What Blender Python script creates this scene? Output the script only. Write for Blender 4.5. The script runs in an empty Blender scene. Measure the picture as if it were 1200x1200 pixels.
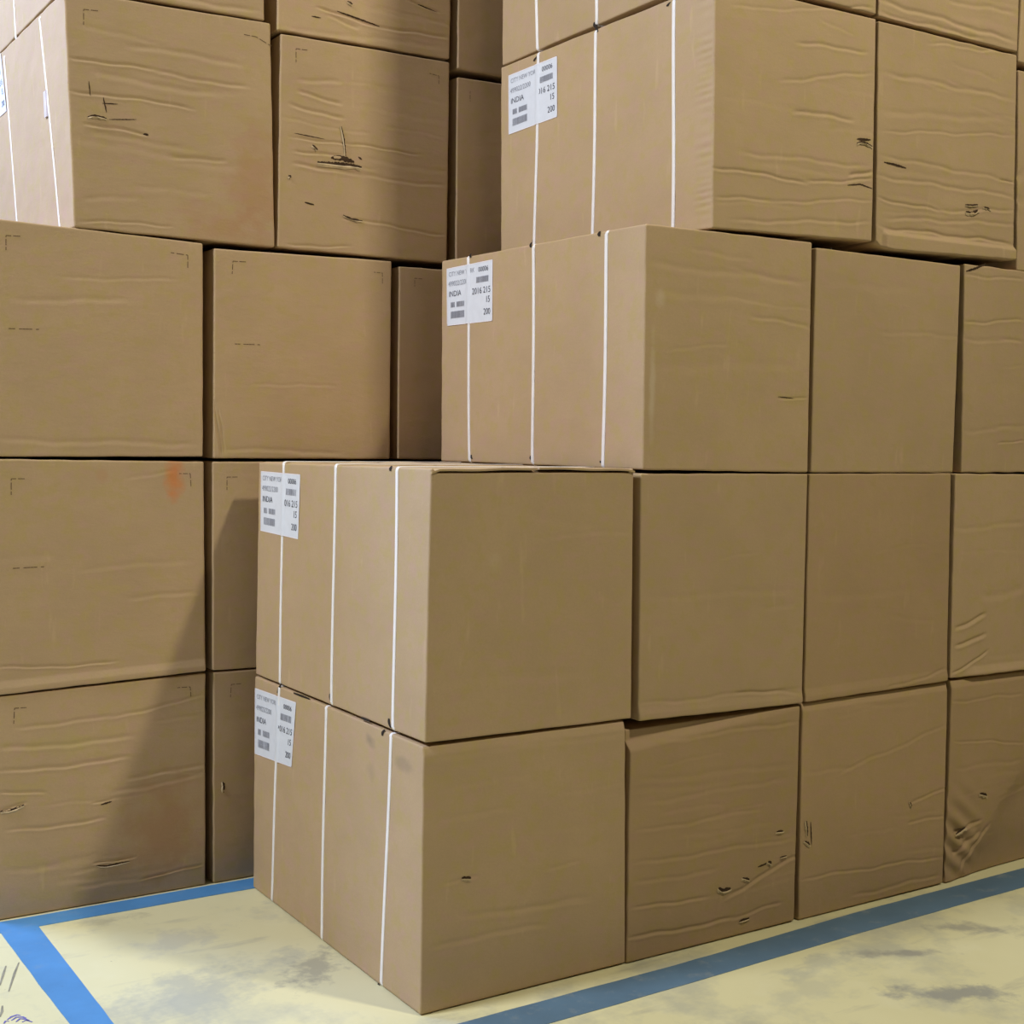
import bpy, math, random
import numpy as np
from mathutils import Vector, Matrix

# ------------------------------------------------------------------ camera, light, exposure
S = bpy.context.scene
COL = S.collection
F_PX, YAW, PITCH, ROLL = 1557.72, 0.57374, -0.05448, 0.0168
cam = bpy.data.cameras.new('camera')
cam.sensor_width = 36.0
cam.lens = 36.0 * F_PX / 1200.0
cam.clip_start = 0.05
co = bpy.data.objects.new('camera', cam); COL.objects.link(co)
fw = Vector((math.sin(YAW)*math.cos(PITCH), math.cos(YAW)*math.cos(PITCH), math.sin(PITCH)))
rt = Vector((math.cos(YAW), -math.sin(YAW), 0)); up = rt.cross(fw)
r2 = math.cos(ROLL)*rt + math.sin(ROLL)*up; u2 = -math.sin(ROLL)*rt + math.cos(ROLL)*up
m = Matrix((r2, u2, -fw)).transposed().to_4x4()
m.translation = Vector((-1.40806, -2.51396, 1.27688))
co.matrix_world = m
S.camera = co

S.view_settings.view_transform = 'Standard'
S.view_settings.look = 'None'
S.view_settings.exposure = 0.0
S.view_settings.gamma = 1.0
S.view_settings.use_curve_mapping = False

# light powers (W) and colours
AMB = (.012, .009, .007)
PB, CB = 146, (1.0, .945, .72)
PA, CA = 292, (.95, 1.0, 1.06)
PC, CC = 430, (.42, .58, 1.0)
PD, CD = 14, (1.0, .85, .7)
wd = bpy.data.worlds.new('hall_light'); S.world = wd
wd.use_nodes = True
bgn = wd.node_tree.nodes['Background']
bgn.inputs[0].default_value = (*AMB, 1)
bgn.inputs[1].default_value = 1.0

def area(name, loc, target, sx, sy, power, col):
    l = bpy.data.lights.new(name, 'AREA'); l.shape = 'RECTANGLE'
    l.size = sx; l.size_y = sy; l.energy = power; l.color = col
    o = bpy.data.objects.new(name, l); COL.objects.link(o)
    o.location = loc
    o.rotation_euler = (Vector(target) - Vector(loc)).to_track_quat('-Z', 'Y').to_euler()
    return o
# high-bay lamp in front and to the right: throws the front stack's shadow on the left stacks
area('high_bay_lamp', (1.6, -2.45, 5.2), (0.6, 0.4, 1.0), 0.28, 0.28, PB, CB)
# lamp over the aisle to the left: lights the strapped faces
area('aisle_lamp', (-4.0, 0.65, 5.0), (0.0, 0.65, 1.5), 0.9, 0.9, PA, CA)
# added fill light, source unseen at the far left, brightens the top left boxes
area('far_left_fill', (-3.2, 4.6, 4.6), (-0.4, 1.8, 2.3), 2.4, 2.4, PC, CC)
# lamp behind and left of the camera
area('front_left_lamp', (-3.6, -3.6, 5.5), (0.2, 0.3, 1.2), 0.8, 0.8, PD, CD)

# ------------------------------------------------------------------ helpers
def tag(o, label=None, cat=None, group=None, kind=None):
    if label: o['label'] = label
    if cat: o['category'] = cat
    if group: o['group'] = group
    if kind: o['kind'] = kind
    return o

def empty(name, loc):
    o = bpy.data.objects.new(name, None); COL.objects.link(o)
    o.location = loc; o.empty_display_size = 0.1
    return o

def mesh(name, vs, fs, mat, parent=None, smooth=False, org=(0, 0, 0), label=None):
    """vs in world space; org = the parent's world position"""
    me = bpy.data.meshes.new(name)
    vs = np.asarray(vs, float) - np.asarray(org, float)
    me.from_pydata(vs.tolist(), [], [list(f) for f in fs]); me.update()
    if smooth: me.polygons.foreach_set('use_smooth', [True]*len(me.polygons))
    me.materials.append(mat)
    o = bpy.data.objects.new(name, me); COL.objects.link(o)
    if parent: o.parent = parent
    if label: o['label'] = label
    return o

def nodes(name):
    mt = bpy.data.materials.new(name); mt.use_nodes = True
    nt = mt.node_tree; return mt, nt, nt.nodes, nt.links, nt.nodes['Principled BSDF']

def mixc(N, L, fac, a, b, mode='MIX'):
    x = N.new('ShaderNodeMix'); x.data_type = 'RGBA'; x.blend_type = mode; x.clamp_factor = True
    if isinstance(fac, (int, float)): x.inputs[0].default_value = fac
    else: L.new(fac, x.inputs[0])
    for i, v in ((6, a), (7, b)):
        if isinstance(v, tuple): x.inputs[i].default_value = (*v, 1)
        else: L.new(v, x.inputs[i])
    return x.outputs[2]

def noise(N, L, co_, scale, detail=3, rough=.5, stretch=None):
    if stretch:
        mp = N.new('ShaderNodeMapping'); mp.inputs['Scale'].default_value = stretch
        L.new(co_, mp.inputs[0]); co_ = mp.outputs[0]
    n = N.new('ShaderNodeTexNoise'); n.inputs['Scale'].default_value = scale
    n.inputs['Detail'].default_value = detail; n.inputs['Roughness'].default_value = rough
    L.new(co_, n.inputs['Vector']); return n.outputs[0]

def ramp(N, L, v, a, b, c0=0., c1=1.):
    r = N.new('ShaderNodeMapRange'); r.inputs[1].default_value = a; r.inputs[2].default_value = b
    r.inputs[3].default_value = c0; r.inputs[4].default_value = c1; r.clamp = True
    L.new(v, r.inputs[0]); return r.outputs[0]

def cardboard(name, base=(.475, .334, .200), stains=(), rough=.72):
    """stains: (x, y, z, rx, ry, rz, colour, strength) in the box's own coordinates"""
    mt, nt, N, L, P = nodes(name)
    tc = N.new('ShaderNodeTexCoord'); oi = N.new('ShaderNodeObjectInfo')
    ad = N.new('ShaderNodeVectorMath'); ad.operation = 'ADD'
    L.new(tc.outputs['Object'], ad.inputs[0])
    rv = N.new('ShaderNodeVectorMath'); rv.operation = 'SCALE'; rv.inputs[0].default_value = (31, 17, 23)
    L.new(oi.outputs['Random'], rv.inputs['Scale']); L.new(rv.outputs[0], ad.inputs[1])
    c = ad.outputs[0]
    col = mixc(N, L, ramp(N, L, noise(N, L, c, 5, 4, .6), .35, .65), base, tuple(v*.93 for v in base))
    # greenish-yellow / pinkish fibre mottling of recycled kraft
    col = mixc(N, L, ramp(N, L, noise(N, L, c, 28, 3, .55), .50, .66, 0, .6), col, (base[0]*.93, base[1]*.99, base[2]*.66))
    col = mixc(N, L, ramp(N, L, noise(N, L, c, 19, 3, .55, (1, 1, 1.7)), .54, .68, 0, .6), col, (base[0]*1.0, base[1]*.92, base[2]*1.12))
    col = mixc(N, L, ramp(N, L, noise(N, L, c, 260, 2, .6), .3, .75, 0, .16), col, tuple(v*.6 for v in base))
    # rubbed pale streaks running down
    col = mixc(N, L, ramp(N, L, noise(N, L, c, 7, 3, .5, (5, 5, 1)), .66, .8, 0, .22), col, tuple(min(1, v*1.35+.05) for v in base))
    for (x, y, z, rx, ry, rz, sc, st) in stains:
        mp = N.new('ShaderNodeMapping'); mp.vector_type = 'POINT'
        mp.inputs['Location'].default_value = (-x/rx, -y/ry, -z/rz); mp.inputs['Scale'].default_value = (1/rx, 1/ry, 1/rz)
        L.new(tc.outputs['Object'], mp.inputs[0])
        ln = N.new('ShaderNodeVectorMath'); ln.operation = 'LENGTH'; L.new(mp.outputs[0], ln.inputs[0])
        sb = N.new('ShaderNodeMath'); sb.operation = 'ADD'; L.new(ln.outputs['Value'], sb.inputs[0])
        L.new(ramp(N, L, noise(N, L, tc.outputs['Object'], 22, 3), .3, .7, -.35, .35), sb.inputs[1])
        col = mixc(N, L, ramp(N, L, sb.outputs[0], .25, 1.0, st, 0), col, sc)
    hs = N.new('ShaderNodeHueSaturation'); L.new(col, hs.inputs['Color'])
    L.new(ramp(N, L, oi.outputs['Random'], 0, 1, .94, 1.05), hs.inputs['Value'])
    L.new(hs.outputs[0], P.inputs['Base Color'])
    P.inputs['Roughness'].default_value = rough
    P.inputs['Specular IOR Level'].default_value = .3
    bp = N.new('ShaderNodeBump'); bp.inputs['Strength'].default_value = .35; bp.inputs['Distance'].default_value = .004
    hsum = N.new('ShaderNodeMath'); hsum.operation = 'ADD'
    L.new(ramp(N, L, noise(N, L, c, 9, 4, .6, (1, 1, 2.2)), 0, 1, 0, 1.0), hsum.inputs[0])
    L.new(ramp(N, L, noise(N, L, c, 150, 2, .6), 0, 1, 0, .12), hsum.inputs[1])
    L.new(hsum.outputs[0], bp.inputs['Height']); L.new(bp.outputs[0], P.inputs['Normal'])
    return mt

def plain(name, col, rough=.6, spec=.4, var=.0):
    mt, nt, N, L, P = nodes(name)
    if var:
        tc = N.new('ShaderNodeTexCoord')
        c = mixc(N, L, ramp(N, L, noise(N, L, tc.outputs['Object'], 40, 3), .35, .65), col, tuple(v*(1-var) for v in col))
        L.new(c, P.inputs['Base Color'])
    else: P.inputs['Base Color'].default_value = (*col, 1)
    P.inputs['Roughness'].default_value = rough; P.inputs['Specular IOR Level'].default_value = spec
    return mt

KRAFT = (.475, .334, .200)
M_BOX = cardboard('kraft_cardboard')
M_DARKER = cardboard('browner_dimmed_kraft', (.425, .288, .165))  # browner board, darkened further to imitate light falling off to the right
M_TEAR = plain('torn_board_hole_shade', (.075, .045, .028), .9, .1, .4)  # torn inner board, with the shade inside the hole put into its colour
M_LIP = plain('torn_pale_paper', (.56, .43, .27), .85, .1, .25)
M_INK = plain('brown_print_ink', (.15, .095, .055), .8, .2)
M_BLACK = plain('black_mark', (.03, .022, .018), .8, .2)
M_STRAP = plain('white_plastic_strap', (.88, .84, .84), .35, .5, .05)
M_LABEL = plain('white_label_paper', (.72, .75, .84), .4, .5, .04)
M_EDGE = plain('pale_label_rim', (.85, .80, .86), .4, .5)
M_PRINT = plain('grey_label_print', (.30, .31, .37), .7, .2)
M_PRINTD = plain('dark_label_print', (.07, .07, .10), .7, .2)
M_SEAL = plain('pinkish_strap_seal', (.70, .62, .66), .35, .5, .15)

# ---- measured geometry: W = front panels (top left, top right, bottom right, bottom left as x, z);
# CR creases, TE tears, MK printed marks (x, z); STW straps (y at top, y at bottom); TK edge marks, LB labels (y, z)
W = {'L11': [(-0.681, 0.589), (-0.1131, 0.6061), (-0.1105, 0.002), (-0.684, 0.002)],
 'L12': [(-0.0907, 0.6067), (0.475, 0.602), (0.478, 0.003), (-0.0879, 0.002)],
 'L13': [(0.49, 0.6), (1.05, 0.6), (1.05, 0.002), (0.49, 0.002)],
 'L21': [(-0.679, 1.205), (-0.1207, 1.2009), (-0.1132, 0.6134), (-0.681, 0.594)],
 'L22': [(-0.096, 1.201), (0.47, 1.202), (0.474, 0.606), (-0.0932, 0.6118)],
 'L23': [(0.49, 1.205), (1.05, 1.205), (1.05, 0.606), (0.49, 0.606)],
 'L31': [(-0.683, 1.815), (-0.1257, 1.803), (-0.1232, 1.2151), (-0.683, 1.211)],
 'L32': [(-0.0938, 1.792), (0.4591, 1.8044), (0.4612, 1.2116), (-0.0935, 1.2106)],
 'L33': [(0.4852, 1.7914), (1.05, 1.8), (1.052, 1.212), (0.4874, 1.2117)],
 'L41': [(-0.4997, 2.416), (0.0677, 2.4342), (0.0852, 1.8107), (-0.4745, 1.8125)],
 'L42': [(0.0987, 2.4113), (0.6498, 2.4218), (0.65, 1.816), (0.093, 1.8114)],
 'L43': [(0.6776, 2.3827), (1.24, 2.4), (1.245, 1.813), (0.681, 1.813)],
 'L51': [(-0.515, 3.03), (0.036, 3.03), (0.0499, 2.438), (-0.495, 2.428)],
 'L52': [(0.085, 3.03), (0.655, 3.03), (0.6496, 2.432), (0.0883, 2.419)],
 'L53': [(0.675, 3.02), (1.24, 3.02), (1.24, 2.41), (0.678, 2.408)],
 'R11': [(-0.0019, 0.6011), (0.5527, 0.6031), (0.5692, 0.004), (-0.0036, 0.002)],
 'R12': [(0.5691, 0.5743), (1.1376, 0.5848), (1.1385, 0.0036), (0.5717, 0.002)],
 'R13': [(1.1469, 0.5885), (1.7281, 0.5958), (1.7364, 0.0044), (1.1543, 0.002)],
 'R14': [(1.7466, 0.5992), (2.3, 0.6), (2.31, 0.002), (1.7479, 0.002)],
 'R21': [(0.0058, 1.2113), (0.562, 1.2126), (0.5708, 0.6075), (0.0, 0.6103)],
 'R22': [(0.583, 1.2), (1.141, 1.2), (1.1436, 0.5911), (0.592, 0.5991)],
 'R23': [(1.148, 1.2), (1.711, 1.201), (1.7241, 0.6011), (1.153, 0.5925)],
 'R24': [(1.73, 1.2), (2.29, 1.198), (2.3, 0.606), (1.7387, 0.6073)],
 'R31': [(0.5819, 1.7945), (1.1324, 1.8018), (1.141, 1.2035), (0.588, 1.2095)],
 'R32': [(1.1484, 1.7901), (1.7204, 1.792), (1.718, 1.2035), (1.153, 1.2035)],
 'R33': [(1.7386, 1.7984), (2.3, 1.8), (2.31, 1.206), (1.756, 1.2035)],
 'R41': [(0.7787, 2.3978), (1.3451, 2.4114), (1.3554, 1.825), (0.79, 1.8051)],
 'R42': [(1.3551, 2.4087), (1.9359, 2.4145), (1.9548, 1.8267), (1.372, 1.806)],
 'R43': [(1.946, 2.3747), (2.52, 2.39), (2.53, 1.806), (1.9723, 1.7983)],
 'R51': [(0.775, 3.01), (1.335, 3.015), (1.345, 2.422), (0.783, 2.417)],
 'R52': [(1.352, 3.01), (1.93, 3.01), (1.937, 2.424), (1.355, 2.42)],
 'R53': [(1.95, 3.0), (2.51, 3.0), (2.52, 2.398), (1.944, 2.398)],
 'R61': [(0.775, 3.62), (1.335, 3.62), (1.335, 3.02), (0.775, 3.02)]}
CR = {'L11': [(-0.6224, 0.5064, -0.3784, 0.509, 0.008, 0.0018), (-0.3784, 0.509, -0.1153, 0.5434, 0.007, 0.002),
         (-0.665, 0.4527, -0.3203, 0.4466, 0.01, 0.002), (-0.6652, 0.3923, -0.332, 0.3914, 0.008, 0.0028),
         (-0.3319, 0.3347, -0.1145, 0.344, 0.009, 0.002), (-0.6655, 0.3362, -0.5537, 0.326, 0.006, 0.003),
         (-0.6446, 0.2364, -0.4014, 0.231, 0.007, 0.0028), (-0.6656, 0.2912, -0.6015, 0.3005, 0.005, 0.004),
         (-0.4288, 0.277, -0.3737, 0.2789, 0.004, 0.003), (-0.4243, 0.1102, -0.3128, 0.1112, 0.005, 0.004),
         (-0.2961, 0.044, -0.1233, 0.0639, 0.004, 0.0045), (-0.3784, 0.303, -0.1193, 0.3178, 0.01, 0.0016),
         (-0.4697, 0.0592, -0.2962, 0.0488, 0.01, 0.0015)],
 'L12': [(-0.0599, 0.4772, 0.0376, 0.4724, 0.007, 0.002), (-0.0437, 0.2985, 0.0388, 0.2956, 0.006, 0.0022),
         (-0.0581, 0.1326, 0.04, 0.1179, 0.007, 0.0022), (-0.0589, 0.2955, -0.0587, 0.2561, 0.004, 0.004)],
 'L21': [(-0.6642, 0.6646, -0.367, 0.6572, 0.005, 0.0032), (-0.3324, 0.8318, -0.1413, 0.8342, 0.01, 0.001),
         (-0.663, 0.9479, -0.5348, 0.9547, 0.02, 0.0006)],
 'L22': [(-0.0708, 0.6391, 0.0365, 0.6433, 0.006, 0.0022), (-0.042, 0.9287, 0.0346, 0.931, 0.004, 0.0016)],
 'L31': [(-0.6618, 1.2549, -0.1429, 1.2505, 0.012, 0.0012), (-0.6186, 1.6161, -0.3333, 1.6319, 0.012, 0.001)],
 'L32': [(-0.0893, 1.37, -0.0737, 1.2226, 0.006, 0.004), (-0.0793, 1.3513, -0.0637, 1.2275, 0.005, 0.003),
         (-0.0812, 1.2369, 0.2995, 1.2307, 0.01, 0.001)],
 'L33': [(0.4948, 1.516, 0.6313, 1.5172, 0.01, 0.0008)],
 'L41': [(-0.4849, 2.2496, -0.265, 2.2504, 0.006, 0.003), (-0.265, 2.2504, 0.0006, 2.2443, 0.008, 0.0022),
         (-0.485, 2.1646, -0.1586, 2.1669, 0.006, 0.0028), (-0.4457, 2.0828, -0.2832, 2.0763, 0.006, 0.0034),
         (-0.2176, 2.0305, -0.0605, 2.032, 0.008, 0.002), (-0.4569, 1.832, -0.2171, 1.8405, 0.005, 0.002),
         (-0.334, 2.306, -0.0123, 2.3078, 0.012, 0.0016), (-0.4236, 2.2181, -0.0738, 2.2119, 0.014, 0.0016),
         (-0.4677, 2.0468, 0.002, 2.0162, 0.02, 0.001)],
 'L42': [(0.1543, 2.2945, 0.2879, 2.3059, 0.01, 0.0016), (0.1546, 2.2634, 0.2886, 2.2401, 0.008, 0.0032),
         (0.1288, 2.2188, 0.2945, 2.2042, 0.008, 0.003), (0.1374, 2.1289, 0.5445, 2.1334, 0.005, 0.003),
         (0.1432, 2.0576, 0.3459, 2.0459, 0.008, 0.0034), (0.3459, 2.0459, 0.6349, 2.0472, 0.008, 0.0016),
         (0.3059, 1.9151, 0.6372, 1.9001, 0.006, 0.0022), (0.1268, 1.8242, 0.3205, 1.8347, 0.005, 0.0024),
         (0.1429, 2.0912, 0.2902, 2.0957, 0.006, 0.003)],
 'L43': [(0.7085, 2.1805, 0.8486, 2.1859, 0.012, 0.001), (0.7107, 2.0508, 0.8512, 2.0537, 0.014, 0.0012)],
 'L51': [(-0.3114, 2.448, 0.0244, 2.4614, 0.01, 0.002)],
 'L52': [(0.2105, 2.5008, 0.4104, 2.4862, 0.006, 0.0045), (0.4104, 2.4862, 0.6426, 2.4921, 0.007, 0.0032),
         (0.5089, 2.5813, 0.6116, 2.5654, 0.005, 0.0035), (0.2454, 2.488, 0.3409, 2.4713, 0.008, 0.003),
         (0.1012, 2.4284, 0.6281, 2.4641, 0.012, 0.001)],
 'L53': [(0.7027, 2.5154, 0.8421, 2.5191, 0.01, 0.0012)],
 'R11': [(0.022, 0.1548, 0.3311, 0.1452, 0.01, 0.0022), (0.098, 0.2044, 0.4535, 0.1867, 0.012, 0.002), (0.0525, 0.29, 0.1413, 0.2887, 0.006, 0.002),
         (0.3282, 0.2737, 0.4262, 0.2782, 0.008, 0.0015), (0.0393, 0.4362, 0.2302, 0.4327, 0.012, 0.0014),
         (0.0048, 0.5776, 0.5587, 0.5754, 0.012, 0.0012)],
 'R12': [(0.5857, 0.5432, 1.1298, 0.5444, 0.008, 0.0022), (0.6014, 0.451, 1.1186, 0.4313, 0.012, 0.0012),
         (0.5917, 0.3256, 1.0001, 0.3261, 0.008, 0.0018), (0.5939, 0.247, 1.1265, 0.2303, 0.008, 0.002),
         (0.589, 0.1353, 0.8311, 0.1248, 0.006, 0.0034), (0.5805, 0.0624, 0.9206, 0.0507, 0.007, 0.004),
         (0.9206, 0.0507, 1.0863, 0.0617, 0.006, 0.003), (0.8893, 0.1101, 1.1441, 0.1814, 0.008, 0.0036),
         (0.6295, 0.3944, 1.089, 0.3961, 0.01, 0.0014), (0.5952, 0.198, 0.8576, 0.1911, 0.009, 0.0016)],
 'R13': [(1.2967, 0.3865, 1.7234, 0.4716, 0.008, 0.0016), (1.5798, 0.204, 1.7259, 0.208, 0.006, 0.0022),
         (1.1626, 0.1133, 1.7322, 0.086, 0.006, 0.0022), (1.5808, 0.2581, 1.7328, 0.2901, 0.006, 0.0026),
         (1.362, 0.0319, 1.7163, 0.033, 0.008, 0.002), (1.1669, 0.4024, 1.3462, 0.3922, 0.01, 0.001)],
 'R14': [(1.7461, 0.5368, 2.0796, 0.5342, 0.006, 0.002), (1.7634, 0.4222, 2.0888, 0.3812, 0.005, 0.0024),
         (1.7855, 0.1489, 1.9003, 0.1654, 0.008, 0.005), (1.7812, 0.0859, 1.9022, 0.1316, 0.012, 0.005),
         (1.8109, 0.0301, 1.9405, 0.1519, 0.01, 0.004), (1.7753, 0.3402, 2.092, 0.3281, 0.01, 0.0014)],
 'R21': [(0.0453, 0.7401, 0.4651, 0.7347, 0.02, 0.0008), (0.2628, 1.1129, 0.4566, 1.0697, 0.02, 0.0006)],
 'R22': [(0.5961, 0.6406, 1.1263, 0.6337, 0.007, 0.002), (0.9001, 0.6448, 1.1268, 0.62, 0.006, 0.003),
         (0.6151, 0.9001, 1.1004, 0.8981, 0.015, 0.0008)],
 'R23': [(1.4727, 0.6033, 1.7149, 0.6342, 0.006, 0.003), (1.1955, 0.8708, 1.6005, 0.8746, 0.02, 0.0008)],
 'R24': [(1.7536, 0.7507, 1.8852, 0.7879, 0.009, 0.006), (1.7562, 0.7007, 1.8886, 0.7269, 0.009, 0.006),
         (1.7455, 0.6192, 1.9032, 0.6751, 0.006, 0.005), (1.7382, 1.0409, 2.0485, 1.0545, 0.012, 0.0015),
         (1.8631, 0.8371, 2.0606, 0.853, 0.02, 0.002)],
 'R31': [(0.5922, 1.7029, 1.115, 1.6992, 0.014, 0.0014), (0.9246, 1.5989, 1.1351, 1.5836, 0.008, 0.0018),
         (1.0264, 1.3981, 1.1271, 1.3968, 0.004, 0.003), (0.6201, 1.6403, 0.9816, 1.6414, 0.018, 0.0012),
         (0.6123, 1.4566, 1.108, 1.4892, 0.02, 0.0008)],
 'R32': [(1.2084, 1.7064, 1.5589, 1.7102, 0.02, 0.0006)],
 'R33': [(1.7438, 1.6321, 2.0126, 1.6561, 0.006, 0.0024), (1.7464, 1.5837, 2.0163, 1.5934, 0.008, 0.0016),
         (1.9151, 1.2934, 2.0342, 1.295, 0.004, 0.003), (1.7439, 1.7675, 2.0056, 1.7736, 0.006, 0.002),
         (1.7604, 1.3233, 2.0314, 1.3408, 0.01, 0.0012)],
 'R41': [(0.7851, 1.9538, 1.1048, 1.9543, 0.006, 0.004), (1.1048, 1.9543, 1.3413, 1.9889, 0.006, 0.003),
         (0.8013, 1.8832, 0.987, 1.8912, 0.006, 0.003), (0.987, 1.8912, 1.3438, 1.9349, 0.006, 0.002),
         (0.8592, 1.8309, 1.3399, 1.8757, 0.007, 0.0022), (1.0607, 2.2997, 1.31, 2.3205, 0.007, 0.003), (1.005, 2.1966, 1.3287, 2.2679, 0.007, 0.002),
         (1.0525, 2.1269, 1.2697, 2.1364, 0.008, 0.0032), (0.8816, 2.0015, 1.3235, 2.0205, 0.008, 0.0018),
         (0.8413, 2.3484, 1.3214, 2.4292, 0.006, 0.0015), (1.26, 1.9904, 1.3469, 2.0121, 0.008, 0.005)],
 'R42': [(1.3943, 2.2785, 1.9159, 2.2895, 0.01, 0.0022), (1.3848, 2.1234, 1.922, 2.1853, 0.006, 0.0018),
         (1.3879, 2.058, 1.9297, 2.0539, 0.008, 0.002), (1.3738, 2.0018, 1.944, 2.0112, 0.008, 0.0025),
         (1.3765, 1.9431, 1.6185, 1.9347, 0.006, 0.0036), (1.6185, 1.9347, 1.9385, 1.9711, 0.007, 0.0025),
         (1.3867, 1.8667, 1.9441, 1.8753, 0.007, 0.0042), (1.4123, 1.8945, 1.9486, 1.9327, 0.008, 0.0022),
         (1.3825, 2.175, 1.9002, 2.2262, 0.014, 0.0015), (1.5601, 2.386, 1.9085, 2.4171, 0.006, 0.002),
         (1.8795, 2.0504, 1.9415, 2.0528, 0.004, 0.004)],
 'R43': [(1.9606, 2.0625, 1.9874, 2.078, 0.012, 0.008), (1.9603, 2.0007, 1.9925, 1.9918, 0.015, 0.006)],
 'R51': [(0.8132, 2.3554, 1.3386, 2.4102, 0.006, 0.0025), (1.1632, 2.4086, 1.3276, 2.4349, 0.006, 0.003)],
 'R52': [(1.3592, 2.463, 1.918, 2.4527, 0.01, 0.004), (1.3607, 2.4298, 1.7744, 2.435, 0.008, 0.0028), (1.6242, 2.5133, 1.9211, 2.5333, 0.01, 0.002)]}
TE = {'L11': [([(-0.6657, 0.289), (-0.6359, 0.2894), (-0.6059, 0.2988)], 0.005, 1), ([(-0.4174, 0.1067), (-0.3899, 0.0999), (-0.327, 0.104)], 0.003, 1),
         ([(-0.406, 0.2715), (-0.376, 0.2768)], 0.003, 0)],
 'L12': [([(-0.0589, 0.2906), (-0.0587, 0.2586)], 0.006, 1)],
 'L41': [([(-0.4391, 2.1013), (-0.4192, 2.1064), (-0.3902, 2.1039)], 0.005, 1), ([(-0.2925, 2.0773), (-0.2786, 2.077)], 0.003, 0),
         ([(-0.4014, 2.1422), (-0.361, 2.146)], 0.0016, 0), ([(-0.4368, 2.194), (-0.4324, 2.1574)], 0.0016, 0),
         ([(-0.3991, 2.158), (-0.3902, 2.1194)], 0.002, 0), ([(-0.3835, 2.1027), (-0.3109, 2.113)], 0.0016, 0)],
 'L42': [([(0.2147, 2.0666), (0.2578, 2.0646), (0.3179, 2.0697), (0.3567, 2.0695)], 0.009, 1),
         ([(0.2576, 2.0842), (0.2903, 2.0883), (0.3316, 2.0812)], 0.009, 0), ([(0.2893, 2.179), (0.2979, 2.1385), (0.3039, 2.095)], 0.004, 1),
         ([(0.1982, 2.113), (0.2144, 2.1005)], 0.005, 1), ([(0.1252, 2.0169), (0.1331, 2.013)], 0.006, 1),
         ([(0.1758, 1.9478), (0.2052, 1.9437)], 0.0028, 0), ([(0.2975, 1.9241), (0.3252, 1.9146), (0.3614, 1.9134)], 0.004, 1),
         ([(0.1425, 2.1392), (0.2355, 2.135)], 0.0015, 0), ([(0.3453, 2.0978), (0.3565, 2.0918)], 0.003, 0)],
 'L52': [([(0.2722, 2.505), (0.3268, 2.498), (0.4104, 2.4862)], 0.0026, 0), ([(0.3045, 2.5377), (0.3209, 2.5335)], 0.005, 1),
         ([(0.1922, 2.4758), (0.2214, 2.4763)], 0.002, 0), ([(0.538, 2.5743), (0.6028, 2.5637)], 0.002, 0)],
 'R11': [([(0.0987, 0.2939), (0.1233, 0.2897)], 0.005, 1)],
 'R12': [([(0.865, 0.1411), (0.8799, 0.1296), (0.9061, 0.1318)], 0.007, 2), ([(0.9466, 0.1519), (0.9707, 0.1433)], 0.005, 2),
         ([(0.9996, 0.1724), (1.0358, 0.1779)], 0.003, 0), ([(1.0357, 0.1802), (1.0482, 0.1737)], 0.007, 2),
         ([(0.9387, 0.0384), (0.9743, 0.0408)], 0.005, 1), ([(1.0635, 0.2558), (1.0882, 0.2544)], 0.005, 2),
         ([(1.0785, 0.1848), (1.1032, 0.1855)], 0.003, 1)],
 'R13': [([(1.1722, 0.2698), (1.1771, 0.2273)], 0.005, 1), ([(1.1883, 0.2652), (1.1941, 0.2015)], 0.0025, 0),
         ([(1.1681, 0.2148), (1.1877, 0.2025)], 0.005, 2), ([(1.5804, 0.2655), (1.5882, 0.2521)], 0.004, 2)],
 'R14': [([(1.8878, 0.2495), (1.9197, 0.2401)], 0.007, 2), ([(1.7859, 0.1412), (1.831, 0.1549)], 0.005, 2)],
 'R31': [([(1.0264, 1.3981), (1.081, 1.3954)], 0.0014, 0)],
 'R33': [([(1.7434, 1.7771), (1.7802, 1.7874), (1.8283, 1.806)], 0.004, 0)],
 'R41': [([(1.2852, 2.0761), (1.3109, 2.0818), (1.344, 2.0749)], 0.005, 1), ([(1.2847, 2.0872), (1.3367, 2.092)], 0.004, 0),
         ([(1.2548, 1.963), (1.3029, 1.9709), (1.349, 1.9649)], 0.0022, 0)],
 'R42': [([(1.392, 2.0404), (1.4325, 2.0386), (1.4803, 2.0354)], 0.0035, 0), ([(1.7297, 1.9633), (1.7556, 1.9637), (1.7852, 1.9693)], 0.004, 1),
         ([(1.7344, 1.9446), (1.7642, 1.9429), (1.786, 1.9549)], 0.006, 2), ([(1.8118, 1.9649), (1.8385, 1.9629)], 0.004, 2)]}
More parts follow.
